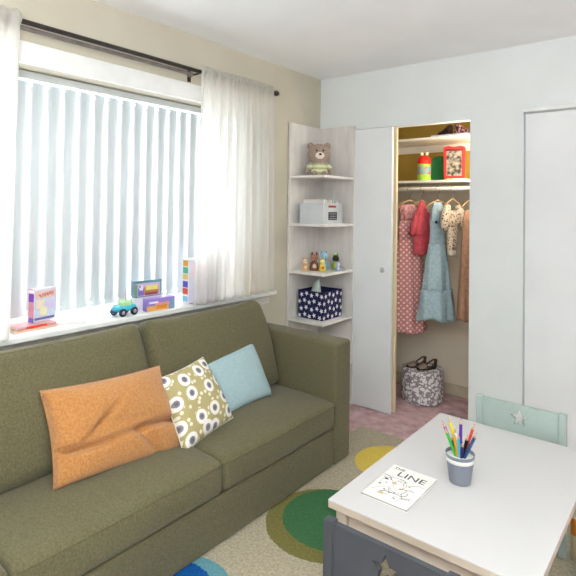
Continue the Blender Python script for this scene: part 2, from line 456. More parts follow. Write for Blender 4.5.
OR = mat('orange_boucle', 'c58d57', .95, 'b57b43', 110, 4, bump=1.0, bscale=230, bdist=.004, sheen=.3, spec=.1)
def crease(u, v):
    # a fold running across the lower half with a pinch in the middle, as the photo's squashed pillow
    d = v-(-.30+.10*math.sin(2.6*u)-.06*u); d2 = (u-.35)*.8+(v+.55)*.35
    k = .72*math.exp(-(d/.06)**2)*(.25+min(1, abs(u)*1.3))
    k += .5*math.exp(-(d2/.06)**2)*(v < -.2)
    d3 = (v-.05)-(u+.35)*1.1
    k += .5*math.exp(-(d3/.06)**2)*math.exp(-((u+.35)/.28)**2)
    return 1-k+.10*math.exp(-((u)/.7)**2)*(v > 0)
pillow('throw_pillow', ((-1.990, .972, .728), (-1.975, 1.524, .702), (-1.815, 1.540, .352), (-1.835, .955, .405)), .17, OR, 'rust orange textured lumbar pillow with a deep crease on the sofa', 2, crease, .06)
pm, t, pb = base_mat('circle_print_cotton', .85, .2)
uv = coord(t, 'UV', (3.7, 3.7, 1)); vv = voro(t, uv, 1.0, .55)
vv.voronoi_dimensions = '2D'
c = ramp(t, vv.outputs['Distance'], [(0, '6f6974'), (.09, '8d8892'), (.165, 'f1ede6'), (.345, 'b8ac7e'), (.38, 'b1a474')], 'CONSTANT')
ve = voro(t, coord(t, 'UV', (9.2, 9.2, 1)), 1.0, 1.0); ve.voronoi_dimensions = '2D'
leaf = mth(t, 'MULTIPLY', mth(t, 'LESS_THAN', ve.outputs['Distance'], .23), mth(t, 'GREATER_THAN', vv.outputs['Distance'], .40))
c = mixc(t, leaf, c, srgb('e4dec8')); t.links.new(c, pb.inputs['Base Color']); fabric_bump(t, pb, 400, .3)
pillow('throw_pillow', ((-1.936, 1.478, .657), (-1.956, 1.778, .690), (-1.790, 1.832, .414), (-1.757, 1.496, .368)), .13, pm, 'olive pillow printed with white and grey circles on the sofa', 5, None, .05, trim=mat('pillow_trim', 'e7e2cf', .8))
pillow('throw_pillow', ((-2.000, 1.790, .640), (-2.020, 2.210, .674), (-1.862, 2.212, .402), (-1.860, 1.860, .398)), .13, mat('aqua_cotton', 'a8c0c4', .9, '9cb5ba', 120, 3, bump=.3, bscale=350, sheen=.1, spec=.1), 'pale aqua blue square pillow on the sofa, nearest the far arm', 9, None, .06)

# ------------------------------------------------------------------ rug
rm, t, rb = base_mat('rug_wool', .95, .1)
g = coord(t)
sep = t.nodes.new('ShaderNodeSeparateXYZ'); t.links.new(g, sep.inputs[0])
nz = t.nodes.new('ShaderNodeTexNoise'); nz.inputs['Scale'].default_value = 90; nz.inputs['Detail'].default_value = 4; t.links.new(g, nz.inputs['Vector'])
col = ramp(t, nz.outputs['Fac'], [(.3, 'a89d84'), (.7, 'c8bea8')], 'LINEAR')
def disc(cx, cy, r, a, a2, rx=1.0):
    global col
    dx = mth(t, 'MULTIPLY', mth(t, 'SUBTRACT', sep.outputs[0], cx), 1/rx); dy = mth(t, 'SUBTRACT', sep.outputs[1], cy)
    dd = mth(t, 'SQRT', mth(t, 'ADD', mth(t, 'MULTIPLY', dx, dx), mth(t, 'MULTIPLY', dy, dy)))
    wob = mth(t, 'MULTIPLY', mth(t, 'SUBTRACT', nz.outputs['Fac'], .5), .012)
    f = mth(t, 'LESS_THAN', mth(t, 'ADD', dd, wob), r)
    cc = ramp(t, nz.outputs['Fac'], [(.3, a2), (.7, a)], 'LINEAR'); col = mixc(t, f, col, cc)
OX, OY = -.95, 1.70
def D(cx, cy, *a): disc(cx-OX, cy-OY, *a)
D(-1.335, 1.985, .278, '8a834e', '787142'); D(-1.325, 2.035, .240, '4c7d54', '406f48')
D(-1.365, 2.68, .205, 'ecd268', 'dec259')
D(-1.52, 1.25, .225, '74a9b4', '5f95a2'); D(-1.56, 1.23, .19, '1c62ac', '154f92')
D(-.60, 1.2, .26, 'c98a3a', 'b5762c'); D(-1.1, .8, .2, '3f8fa8', '33788f')
t.links.new(col, rb.inputs['Base Color']); fabric_bump(t, rb, 320, .9, .004)
b = BM(); bx(b, -1.75-OX, -.15-OX, .45-OY, 3.0-OY, .0005, .013, .004)
tag(obj('area_rug', b, rm, None, False, (OX, OY, 0)), 'cream area rug with large green, yellow and blue circles', 'rug')

# ------------------------------------------------------------------ children's table
tb = thing('kids_table', 'low white-topped children\'s play table in the foreground', 'table', (-.635, 1.885, 0))
TX0, TX1, TY0, TY1, TZ = -.948, -.318, 1.418, 2.352, .50
def TB(x0, x1, y0, y1, z0, z1, bev, name, m):
    b = BM(); bx(b, x0+.635, x1+.635, y0-1.885, y1-1.885, z0, z1, bev); return obj(name, b, m, tb)
TB(TX0, TX1, TY0, TY1, TZ-.004, TZ, .0015, 'tabletop', TABLEW)
TB(TX0+.0005, TX1-.0005, TY0+.0005, TY1-.0005, TZ-.026, TZ-.004, .001, 'tabletop_edge', TABLE_EDGE)
for x in (TX0+.035, TX1-.035):
    for y in (TY0+.045, TY1-.045): TB(x-.02, x+.02, y-.02, y+.02, .013, TZ-.026, .003, 'leg', TABLE_EDGE)
for y in (TY0+.045, TY1-.045): TB(TX0+.056, TX1-.056, y-.010, y+.010, TZ-.10, TZ-.026, .002, 'apron', TABLE_EDGE)
for x in (TX0+.035, TX1-.035): TB(x-.010, x+.010, TY0+.066, TY1-.066, TZ-.10, TZ-.026, .002, 'apron', TABLE_EDGE)

# ------------------------------------------------------------------ children's chairs with star cut-outs
def kids_chair(loc, rz, colr, edge, label):
    t_ = thing('kids_chair', label, 'chair', loc, rz, None)
    m = mat('chair_paint_'+colr, colr, .45, edge, 12)
    w = .170
    for s in (-1, 1):
        b = BM(); bx(b, s*w-.015, s*w+.015, -.016, .016, 0, .590, .004); obj('post', b, m, t_)
        b = BM(); bx(b, s*(w-.012)-.014, s*(w-.012)+.014, .262, .290, 0, .262, .003); obj('leg', b, m, t_)
    b = BM(); bx(b, -w+.002, w-.002, -.012, .292, .262, .280, .004); obj('seat', b, m, t_)
    b = BM(); bx(b, -w+.016, w-.016, -.006, .006, .10, .14, .002); obj('stretcher', b, m, t_)
    b = BM(); bx(b, -w+.002, w-.002, .27, .282, .19, .255, .002); obj('apron', b, m, t_)
    # back panel, a real star shaped hole
    zt, zb, cz = .585, .435, .528; hw = w-.015
    st = [(x, z) for x, z in star(.041, .018, c=(0, cz))]
    outer = []
    for x, z in st:
        dx, dz = x, z-cz; k = min(hw/abs(dx) if abs(dx) > 1e-6 else 1e9, ((zt-cz) if dz > 0 else (cz-zb))/abs(dz) if abs(dz) > 1e-6 else 1e9)
        outer.append((dx*k, cz+dz*k))
    b = BM(); f_ = []
    for yy in (-.009, .009):
        I = [b.verts.new((x, yy, z)) for x, z in st]; O = [b.verts.new((x, yy, z)) for x, z in outer]; f_.append((I, O))
        n = len(st)
        for i in range(n):
            j = (i+1) % n; seq = [I[i], I[j], O[j]]
            a, c = outer[i], outer[j]
            # add the panel corner where the outline turns
            for cx_, cz_ in ((hw, zt), (-hw, zt), (hw, zb), (-hw, zb)):
                on = lambda p, q: abs(p[0]-q[0]) < 1e-6 or abs(p[1]-q[1]) < 1e-6
                if abs(a[0]-c[0]) > 1e-6 and abs(a[1]-c[1]) > 1e-6 and on(a, (cx_, cz_)) and on(c, (cx_, cz_)):
                    seq.append(b.verts.new((cx_, yy, cz_)))
            seq.append(O[i]); b.faces.new(seq)
    for i in range(len(st)):
        j = (i+1) % len(st); b.faces.new((f_[0][0][i], f_[0][0][j], f_[1][0][j], f_[1][0][i]))
    bx(b, -hw, hw, -.009, .009, zt-.0005, zt+.0005)
    bmesh.ops.remove_doubles(b, verts=b.verts[:], dist=1e-6)
    obj('back_panel', b, m, t_)
    return t_
kids_chair((-.616, 2.42, .0135), PI, 'a6b4af', '9faea8', 'pale sage green child\'s chair with star cut-out, behind the far table end')
kids_chair((-.616, 1.19, .0135), 0, '46494f', '414449', 'slate grey child\'s chair with star cut-out, in the near foreground')

# ------------------------------------------------------------------ pencil cup and pencils
cup = (-.655, 1.805, TZ)
ct = thing('pencil_cup', 'grey tapered cup with white band holding coloured pencils', 'cup', (cup[0], cup[1], cup[2]+.0003))
b = BM(); lathe(b, [(.001, 0), (.034, 0), (.0355, .002), (.0495, .098), (.050, .100), (.0485, .100), (.0335, .004), (.001, .004)], n=40)
obj('cup_body', b, mat('cup_grey', '858994', .5, '7e828e', 5), ct, True)
b = BM()
rz_ = lambda z: .0355+(z-.002)*.014/.096
lathe(b, [(rz_(.074)+.0002, .074), (rz_(.074)+.0009, .0745), (rz_(.088)+.0009, .0875), (rz_(.088)+.0002, .088)], n=40)
obj('band', b, mat('cup_band', 'e4e4df', .5, scale=5), ct, True)
PENC = [('b02fc0', 'magenta', (-.716, 1.795, .700)), ('3db24a', 'green', (-.700, 1.775, .688)), ('dcd030', 'yellow', (-.703, 1.825, .708)), ('eaa022', 'orange', (-.668, 1.772, .683)),
        ('4bb6d6', 'sky blue', (-.649, 1.768, .683)), ('5b2a98', 'purple', (-.660, 1.825, .714)), ('1c1a20', 'black', (-.622, 1.790, .678)), ('d5433e', 'red', (-.608, 1.815, .711)),
        ('2b4f7e', 'navy blue', (-.592, 1.790, .693)), ('f0ece8', 'white', (-.688, 1.838, .672)), ('3a2b66', 'dark indigo', (-.636, 1.778, .655)), ('2e7f86', 'teal', (-.684, 1.800, .660))]
WOODP = mat('pencil_wood', 'd8b48c', .7, 'cba67c', 60)
for k, (hx, nm, tip) in enumerate(PENC):
    tip = Vector(tip); top = Vector((tip.x-cup[0], tip.y-cup[1], 0)); base = Vector((cup[0], cup[1], TZ+.0075))+Vector((-top.x*.30, -top.y*.30, 0))
    # keep the shaft inside the rim
    d = (tip-base); kz = (TZ+.098-base.z)/d.z; at = base+d*kz; r_ = Vector((at.x-cup[0], at.y-cup[1]))
    if r_.length > .040:
        base += Vector((r_.x, r_.y, 0)).normalized()*-(r_.length-.040)*1.7
        rb_ = Vector((base.x-cup[0], base.y-cup[1]));
        if rb_.length > .024: base = Vector((cup[0], cup[1], base.z))+Vector((rb_.x, rb_.y, 0)).normalized()*.024
    d = tip-base; Lp = d.length; q = d.to_track_quat('Z', 'Y'); M = q.to_matrix().to_4x4()
    r0 = .0056
    b = BM(); lathe(b, [(r0, 0), (r0, Lp-.021)], n=6, M=M)
    o = obj('colored_pencil', b, mat('pencil_'+hx, hx, .35, scale=5), None, False, base)
    tag(o, nm+' coloured pencil standing tip up in the grey cup', 'pencil', 'coloured pencils in the cup')
    b = BM(); lathe(b, [(r0*.98, Lp-.021), (.0014, Lp-.006)], n=12, M=M); obj('sharpened_wood', b, WOODP, o, True)
    b = BM(); lathe(b, [(.0014, Lp-.006), (.0003, Lp)], n=8, M=M); obj('lead', b, mat('pencil_'+hx, hx, .35), o, True)

# ------------------------------------------------------------------ book on the table
bk = thing('book', 'thin white paperback with black line drawing cover on the table', 'book', (-.799, 1.633, TZ+.0003))
b = BM(); bx(b, -.081, .081, -.118, .118, .0008, .0068); obj('pages', b, mat('book_pages', 'b7b2aa', .8, '9a958e', 400, stretch=(.02, .02, 6)), bk)
b = BM(); bx(b, -.083, .083, -.120, .120, .0068, .0078, .0003); bx(b, -.083, .083, -.120, .120, 0, .0008, .0003); bx(b, -.083, -.081, -.120, .120, 0, .0078)
INK = mat('book_ink', '2d2b2a', .6)
obj('cover', b, mat('book_cover', 'f0eeea', .5, 'e9e6e1', 18), bk)
text_mesh('LINE', .047, .0002, Matrix.Translation((.012, .066, .0081)), INK, 'title_lettering', bk, 1.12)
text_mesh('THE', .020, .0002, Matrix.Translation((-.048, .098, .0081)), INK, 'title_lettering', bk, 1.1)
b = BM(); rnd = random.Random(4)
for k in range(26):
    x = rnd.uniform(-.072, .06); y = rnd.uniform(-.105, .03); a = rnd.uniform(0, PI); pts = []
    for i in range(8):
        pts.append((x, y, .0081)); a += rnd.uniform(-.7, .7); x = max(-.076, min(.076, x+.008*math.cos(a))); y = max(-.112, min(.035, y+.008*math.sin(a)))
    tube(b, pts, rnd.choice((.0004, .0006, .0011)), 4)
obj('line_drawing', b, mat('drawing_ink', '6b655c', .7), bk)
b = BM()
for x, y, r in ((-.055, .01, .008), (-.06, -.03, .006), (-.03, -.055, .005), (.02, -.085, .005), (-.045, -.012, .004)):
    b = BM(); ball(b, (x, y, .0080), r, (1, .6, .04), 10); obj('ink_blot', b, INK, bk, True)
b = BM()
for x, y, r in ((-.02, .0, .010), (.015, -.02, .008), (-.03, -.08, .011), (.03, .01, .007)):
    b = BM(); ball(b, (x, y, .0079), r, (1, .7, .03), 10); obj('colour_wash', b, mat('wash_ochre', 'dfc48e', .7), bk, True)

# ------------------------------------------------------------------ things on the corner shelf
HUMAN_M = None
# teddy bear
tx, ty, tz = -2.195, 3.105, 1.6805
be = thing('teddy_bear', 'small grey-brown bear figure in a pale green sweater on the top shelf', 'toy bear', (tx, ty, tz), math.radians(42)); be.scale = (1.12, 1.12, 1.12)
FUR = mat('bear_fur', 'b5a092', .95, '9b877a', 90, 5, bump=.9, bscale=240, bdist=.003)
b = BM()
ball(b, (0, 0, .150), .074, (1, .85, .92), 28)              # head
for s in (-1, 1): ball(b, (s*.056, .005, .204), .024, (1, .6, 1), 14)
ball(b, (0, 0, .055), .052, (1, .8, 1.05), 20)
for s in (-1, 1):
    tube(b, [(s*.040, 0, .082), (s*.066, -.006, .058), (s*.076, -.018, .034), (s*.074, -.024, .024)], [.018, .019, .017, .010], 12)
    tube(b, [(s*.026, -.01, .020), (s*.034, -.05, .018), (s*.036, -.062, .020)], [.022, .019, .012], 12)
o = obj('body', b, FUR, be, True)
md = o.modifiers.new('one_skin', 'REMESH'); md.mode = 'VOXEL'; md.voxel_size = .0045; md.use_smooth_shade = True
sm = o.modifiers.new('soft', 'SMOOTH'); sm.factor = .6; sm.iterations = 4
b = BM(); ball(b, (0, -.060, .135), .026, (1.15, .7, .85), 16); obj('muzzle', b, mat('muzzle_plush', 'efe7db', .9), be, True)
b = BM(); ball(b, (0, -.080, .142), .0085, (1.2, .7, .8), 12); obj('nose', b, mat('black_plastic', '171415', .3), be, True)
for s in (-1, 1):
    b = BM(); ball(b, (s*.021, -.0605, .168), .0062, (1, .7, 1.15), 12); obj('eye', b, mat('black_plastic', '171415', .3), be, True)
    b = BM(); ball(b, (s*.056, -.008, .203), .013, (1, .45, 1), 12); obj('inner_ear', b, mat('inner_ear', 'b39e90', .9), be, True)
b = BM(); lathe(b, [(.030, .012), (.056, .014), (.0585, .030), (.055, .055), (.050, .080), (.036, .094), (.030, .096)], n=30, sy=.84)
for s in (-1, 1): tube(b, [(s*.040, 0, .082), (s*.062, -.006, .062), (s*.070, -.012, .048)], [.022, .0225, .022], 14)
sw, t, sb_ = base_mat('striped_knit', .9, .1)
z_ = t.nodes.new('ShaderNodeSeparateXYZ'); t.links.new(coord(t), z_.inputs[0])
st = mth(t, 'FRACT', mth(t, 'MULTIPLY', z_.outputs[2], 34)); t.links.new(ramp(t, st, [(0, 'dadcb8'), (.62, 'b3b98c')], 'CONSTANT'), sb_.inputs['Base Color']); fabric_bump(t, sb_, 300, .5)
obj('sweater', b, sw, be, True)

# grey storage box with papers
fx, fy, fz = -2.175, 3.115, 1.3383
fb = thing('storage_box', 'light grey storage box with dark label, full of papers, on the second shelf', 'box', (fx, fy, fz))
GB = mat('grey_board', 'd0d4d6', .6, 'c9cdd0', 10)
b = BM(); w_, d_, h_, tk = .105, .125, .148, .004
bx(b, -w_, w_, -d_, d_, 0, tk); bx(b, -w_, w_, -d_, -d_+tk, tk, h_); bx(b, -w_, w_, d_-tk, d_, tk, h_); bx(b, -w_, -w_+tk, -d_+tk, d_-tk, tk, h_); bx(b, w_-tk, w_, -d_+tk, d_-tk, tk, h_)
obj('box_body', b, GB, fb)
b = BM(); bx(b, w_, w_+.001, -.060, .050, .026, .084); l_ = obj('label', b, mat('dark_label', '33343a', .5), fb)
b = BM()
for k, (z, a, c) in enumerate(((.072, -.046, .036), (.055, -.040, .030), (.038, -.050, .040))): bx(b, w_+.001, w_+.0014, a, c, z-.004, z+.002)
o = obj('label_print', b, mat('label_print', '9a9da3', .6), l_); o['kind'] = 'stuff'
b = BM(); bx(b, w_, w_+.001, -.060, .035, .116, .132); obj('red_sticker', b, mat('red_sticker', 'a8322c', .5), fb)
for k, (c_, hh, y0) in enumerate((('f2efe8', .174, -.085), ('efe0c8', .170, -.045), ('f1eee9', .172, 0), ('bcd6ae', .176, .045), ('e8e4ee', .168, .08))):
    b = BM(); bx(b, -.092, .088-.012*(k % 2), y0-.008, y0+.008, .006, hh, .001)
    tag(obj('paper_stack', b, mat('papers_'+c_, c_, .8), None, False, (fx, fy, fz)), ['white paper wad standing frontmost in the grey storage box', 'cream paper wad second from the front in the grey storage box', 'off-white paper wad in the middle of the grey storage box', 'green paper wad near the back of the grey storage box', 'lilac paper wad hindmost in the grey storage box'][k], 'papers', 'papers in the grey box')

# little painted animals on the third shelf
def critter(x, y, z, rz, h, body, belly, ears, label, name='toy_animal', hat=None):
    t_ = thing(name, label, 'toy', (x, y, z), rz, 'small toys on the third shelf')
    b = BM(); lathe(b, [(.004, 0), (h*.23, 0), (h*.26, h*.10), (h*.22, h*.38), (h*.13, h*.52)], n=18); obj('body', b, mat('toy_'+body, body, .5), t_, True)
    b = BM(); ball(b, (0, 0, h*.66), h*.20, (1, .95, 1), 16); obj('head', b, mat('toy_'+belly, belly, .5), t_, True)
    for s in (-1, 1):
        b = BM(); ball(b, (s*h*.12, 0, h*.88), h*.08, (.7, .5, 1.5 if ears else .8), 10); obj('ear', b, mat('toy_'+body, body, .5), t_, True)
        b = BM(); ball(b, (s*h*.07, -h*.175, h*.69), h*.028, (1, .6, 1), 8); obj('eye', b, mat('black_plastic', '171415', .3), t_, True)
    b = BM(); ball(b, (0, -h*.19, h*.22), h*.12, (1, .6, 1.3), 12); obj('belly', b, mat('toy_'+(hat or belly), hat or belly, .5), t_, True)
    return t_
zz = .9975
critter(-2.235, 3.010, zz, .7, .095, 'dba56a', 'f0ddc4', True, 'tan and cream toy animal at the left of the third shelf')
critter(-2.185, 3.050, zz, .7, .135, '7d4f38', 'a8745a', True, 'brown long-eared toy animal on the third shelf', hat='e3d0bf')
critter(-2.170, 3.150, zz, .7, .145, '7fb2cf', 'a6cade', False, 'tall light blue toy animal behind the yellow one on the third shelf')
critter(-2.120, 3.060, zz, .7, .10, 'e8cf56', 'efdf92', False, 'yellow toy animal with orange belly at the front of the third shelf', hat='d9622e')
critter(-2.095, 3.195, zz, .7, .125, '8fae5c', '3c3a30', True, 'green toy animal with a dark head on the third shelf', hat='c9d84a')
critter(-2.045, 3.150, zz, .7, .075, '93a5cf', 'c8d0e6', False, 'small lavender toy animal at the right of the third shelf')

# star basket
kx, ky, kz = -2.170, 3.110, .6565
kb = thing('fabric_basket', 'navy blue fabric basket with white stars on the fourth shelf', 'basket', (kx, ky, kz))
NAVY = mat('navy_canvas', '24254f', .85, '1e1f45', 90, bump=.2, bscale=300)
w_, d_, h_, tk = .110, .122, .200, .004
b = BM()
soft = lambda x0, x1, y0, y1, z0, z1: bx(b, x0, x1, y0, y1, z0, z1, .0015)
soft(-w_, w_, -d_, d_, 0, tk); soft(-w_, w_, -d_, -d_+tk, tk, h_); soft(-w_, w_, d_-tk, d_, tk, h_); soft(-w_, -w_+tk, -d_+tk, d_-tk, tk, h_); soft(w_-tk, w_, -d_+tk, d_-tk, tk, h_)
obj('basket_body', b, NAVY, kb)
STARW = mat('star_white', 'edeaf0', .8)
rnd = random.Random(11)
def stars_on(face, W_):
    out = []
    for r in range(4):
        for c in range(5):
            a = -W_+.022+c*(2*W_-.044)/4+(.010 if r % 2 else -.008)+rnd.uniform(-.004, .004); z = .024+r*.050+(.006 if c % 2 else -.006)
            if abs(a) > W_-.012: a = math.copysign(W_-.013, a)
            out.append((a, z, rnd.uniform(0, 1.2)))
    return out
for a, z, ro in stars_on('f', w_):
    b = BM(); prism(b, star(.0185, .0084, rot=ro, c=(a, z)), -d_-.0012, -d_, 'y'); obj('printed_star', b, STARW, kb)
for a, z, ro in stars_on('r', d_):
    b = BM(); prism(b, star(.0185, .0084, rot=ro, c=(a, z)), w_, w_+.0012, 'x'); obj('printed_star', b, STARW, kb)
b = BM(); V = {}
for i in range(13):
    for j in range(9):
        u, v = i/12, j/8; ang = u*2*PI; r = .050*(1-v)**.8+.006+.006*math.sin(5*ang+v*3)
        V[i, j] = b.verts.new((-.055+r*math.cos(ang)+.03*v, -.035+r*math.sin(ang)*.7, .105+.170*v-.02*math.sin(3*ang)*(1-v)))
for i in range(12):
    for j in range(8): b.faces.new((V[i, j], V[i+1, j], V[i+1, j+1], V[i, j+1]))
o = obj('folded_cloth', b, mat('mint_cloth', 'cfdcd2', .9, 'bccbc1', 30), None, True, (kx+.03, ky, kz)); o.modifiers.new('th', 'SOLIDIFY').thickness = .002
tag(o, 'pale mint cloth poking out of the navy star basket', 'cloth')

# ------------------------------------------------------------------ things on the window sill
SZ = .8853
def printed_box(x, y, z, w_, d_, h_, rz, cols, label, cat='box', name='toy_box', group=None, spine=None):
    """x,y centre of base; wide face looks along local +X; print is raised blocks on that face"""
    t_ = thing(name, label, cat, (x, y, z), rz, group)
    b = BM(); bx(b, -d_/2, d_/2, -w_/2, w_/2, 0, h_, .0012); obj('carton', b, mat('carton_'+cols[0], cols[0], .45), t_)
    for k, (c_, y0, y1_, z0, z1) in enumerate(cols[1]):
        b = BM(); bx(b, d_/2, d_/2+.0006+.0001*k, (y0-.5)*w_, (y1_-.5)*w_, z0*h_, z1*h_); obj('print_patch', b, mat('print_'+c_, c_, .5, scale=60), t_)
    if spine:
        for k, (c_, z0, z1) in enumerate(spine):
            b = BM(); bx(b, -d_/2, d_/2, -w_/2-.0008-.0001*k, -w_/2, z0*h_, z1*h_); obj('spine_print', b, mat('print_'+c_, c_, .5), t_)
    return t_
pz = printed_box(-2.400, 1.175, SZ+.022, .118, .036, .152, math.radians(11), ('dcdbe6', [('c3d0e2', 0.03, .97, .05, .95), ('e6c4ba', .05, .95, .70, .93), ('e8d8c0', .1, .45, .40, .66), ('cfc4e0', .5, .9, .34, .62), ('e2dcb0', .28, .58, .18, .42), ('6a66a8', .04, .92, .06, .13)]),
            'upright boxed puzzle with a purple and pink spine on the sill, at left', 'puzzle', 'puzzle_box', spine=[('d08a9c', 0, 1), ('7a3aa8', .62, .86), ('7d68c8', 0, .14), ('f1e8ee', .88, .97)])
b = BM(); pts = []
for i in range(60):
    s_ = i/59; pts.append((.0205, -.036+.075*s_, .118+.010*s_+.008*math.sin(s_*26)))
tube(b, pts, .0014, 5); obj('scribbled_title', b, mat('print_c04038', 'c04038', .5), pz, True)
def flat_book(x, y, z, L_, W_, H_, rz, cov, label, strip=None):
    t_ = thing('book', label, 'book', (x, y, z), rz, 'books lying on the sill')
    b = BM(); bx(b, -W_/2+.002, W_/2-.002, -L_/2+.002, L_/2-.002, .0012, H_-.0012); obj('pages', b, mat('sill_book_pages', 'ece4d6', .8), t_)
    b = BM(); bx(b, -W_/2, W_/2, -L_/2, L_/2, 0, .0012); bx(b, -W_/2, W_/2, -L_/2, L_/2, H_-.0012, H_); bx(b, W_/2-.0012, W_/2, -L_/2, L_/2, 0, H_); obj('cover', b, mat('cover_'+cov, cov, .45), t_)
    if strip:
        b = BM(); bx(b, W_/2, W_/2+.0006, -.05, .045, .001, H_-.001); obj('spine_print', b, mat('cover_'+strip, strip, .4), t_)
    return t_
flat_book(-2.380, 1.110, SZ, .20, .115, .010, math.radians(4), 'e9c0a8', 'peach coloured book lying lowest under the upright puzzle')
flat_book(-2.382, 1.115, SZ+.0105, .18, .110, .011, math.radians(3), 'd9a0a4', 'pink book with bright red spine lying on the peach one', 'e03820')
flat_book(-2.370, 1.290, SZ, .15, .10, .010, math.radians(-28), 'e4e2dc', 'white thin book lying to the right of the upright puzzle')

# toy car
car = thing('toy_car', 'turquoise and green toy buggy with big black wheels on the sill', 'toy car', (-2.315, 1.558, SZ), math.radians(5))
TQ = mat('turquoise_plastic', '45b7cf', .3, scale=5); LG = mat('light_green_plastic', 'b9dfa4', .35, scale=5)
b = BM(); soft_box(b, (0, 0, .036), (.058, .118, .026), .010, (.002, .002, .004), 6)
for yy in (-.036, .036):
    for s in (-1, 1): ball(b, (s*.024, yy, .036), .021, (.5, 1, .9), 14)
obj('chassis', b, TQ, car, True)
b = BM(); soft_box(b, (0, .006, .057), (.044, .060, .022), .009, (.002, .002, .004), 5); obj('cab', b, LG, car, True)
b = BM(); tube(b, [(-.02, -.028, .048), (-.018, -.014, .076), (-.018, .026, .076), (-.02, .040, .048)], .003, 8); obj('roll_bar', b, LG, car, True)
b = BM(); tube(b, [(.02, -.028, .048), (.018, -.014, .076), (.018, .026, .076), (.02, .040, .048)], .003, 8); obj('roll_bar', b, LG, car, True)
b = BM(); tube(b, [(0, .006, .066), (0, .006, .100), (0, .004, .135)], .0022, 8); obj('flag_pole', b, mat('pink_plastic', 'e8a8b4', .5), car, True)
b = BM(); soft_box(b, (0, -.066, .024), (.05, .014, .012), .005, n=4); obj('bumper', b, mat('navy_plastic', '2c4a6c', .4), car, True)
for yy in (-.036, .036):
    for s in (-1, 1):
        Mw = Matrix.Translation((s*.033, yy, .0205)) @ Matrix.Rotation(s*PI/2, 4, 'Y')
        b = BM(); lathe(b, [(.010, -.008), (.017, -.008), (.0205, -.004), (.0205, .005), (.017, .008), (.010, .008)], n=24, M=Mw); w_o = obj('wheel', b, mat('tyre_rubber', '2e3038', .6), car, True)
        b = BM(); lathe(b, [(.0105, .0), (.0105, .0078), (.004, .010)], n=16, M=Mw); obj('hub_cap', b, mat('hub_lilac', 'b8b4cc', .4), w_o, True)

printed_box(-2.395, 1.755, SZ, .178, .045, .062, math.radians(-4), ('e9e4f2', [('f0ecf6', .03, .97, .1, .9), ('d8d0ee', .5, .95, .2, .5)]), 'pale lilac toy box lying under the picture box behind the buggy', name='toy_box', group='toy boxes by the buggy')
printed_box(-2.400, 1.755, SZ+.0625, .170, .036, .090, math.radians(-4), ('7a94a4', [('5f8896', 0, 1, .86, 1), ('c9b8d8', .04, .94, .06, .84), ('8a70c0', .12, .34, .10, .55), ('e8dfe6', .17, .30, .42, .72), ('c08a4c', .34, .88, .12, .62), ('efe080', .40, .86, .40, .68), ('a04a54', .38, .84, .10, .26), ('6c9a74', .0, .10, .0, .8), ('2e2a50', .17, .21, .60, .70)]),
            'small toy box with dark teal edges standing on the pale lilac box', group='toy boxes by the buggy')
printed_box(-2.305, 1.768, SZ, .178, .040, .066, math.radians(-3), ('8d78c4', [('9c84d0', 0, 1, .5, 1), ('e0a860', 0, .78, 0, .42), ('e89a8c', .3, .9, .40, .62), ('d88a2c', .34, .7, .12, .42), ('7f9ec4', .80, 1, 0, .8), ('efe6f2', .08, .40, .60, .75)]),
            'purple and orange toy box at the sill front, right of the buggy', group='toy boxes by the buggy')
printed_box(-2.330, 2.105, SZ, .245, .050, .255, math.radians(-6), ('eae8f2', [('dcdcf0', .04, .96, .04, .96), ('f0d8e0', .1, .5, .55, .9), ('d2e0f0', .45, .9, .2, .6)]), 'tall game box behind the sheer curtain with a rainbow coloured spine', 'box', 'game_box',
            spine=[('e8e4e0', 0, 1), ('e0a030', .84, .97), ('4fae8c', .68, .82), ('e8c870', .54, .66), ('5a50b8', .36, .50), ('d05038', .20, .34), ('7ab8d8', .04, .16)])
printed_box(-2.390, 2.520, SZ+.0, .230, .045, .225, math.radians(2), ('ecd9cc', [('f2e4d8', .04, .96, .04, .96), ('e0c4b4', .15, .7, .5, .9), ('dfe2c0', .2, .8, .1, .4)]), 'peach coloured game box behind the curtain at the right of the window', 'box', 'game_box')
b = BM(); bx(b, -.030, .030, -.055, .055, 0, .014, .002); tag(obj('yellow_booklet', b, mat('yellow_card', 'e3b94a', .5), None, False, (-2.318, 2.50, SZ)), 'yellow booklet lying on the sill before the peach game box', 'booklet')
b = BM(); bx(b, -.035, .028, -.120, .120, 0, .010, .001); o = tag(obj('board_book', b, mat('board_book', 'd8cfe0', .5, 'a8808c', 120), None, False, (-2.270, 2.10, SZ)), 'slim multicoloured book lying before the rainbow-spined game box', 'book', 'books lying on the sill')

# ------------------------------------------------------------------ closet fittings
def closet_shelf(z, label, m):
    t_ = thing('closet_shelf', label, 'shelf', (-1.63, 3.81, z), 0, 'closet shelves')
    b = BM(); bx(b, -.668, .668, -.185, .19, -.018, 0, .001); obj('shelf_board', b, m, t_)
    b = BM(); bx(b, -.668, .668, .172, .19, -.075, -.018, .001); obj('cleat', b, m, t_)
SHW = mat('closet_shelf_paint', 'efe9dc', .5, scale=6)
closet_shelf(1.988, 'upper white closet shelf near the closet ceiling', SHW)
closet_shelf(1.668, 'lower white closet shelf above the hanging rod', SHW)
b = BM(); tube(b, [(-2.298, 3.64, 1.605), (-.962, 3.64, 1.605)], .014, 14)
tag(obj('closet_rod', b, mat('closet_rod_paint', 'e9e0cf', .4), None, True), 'cream painted hanging rod below the lower closet shelf', 'rod')

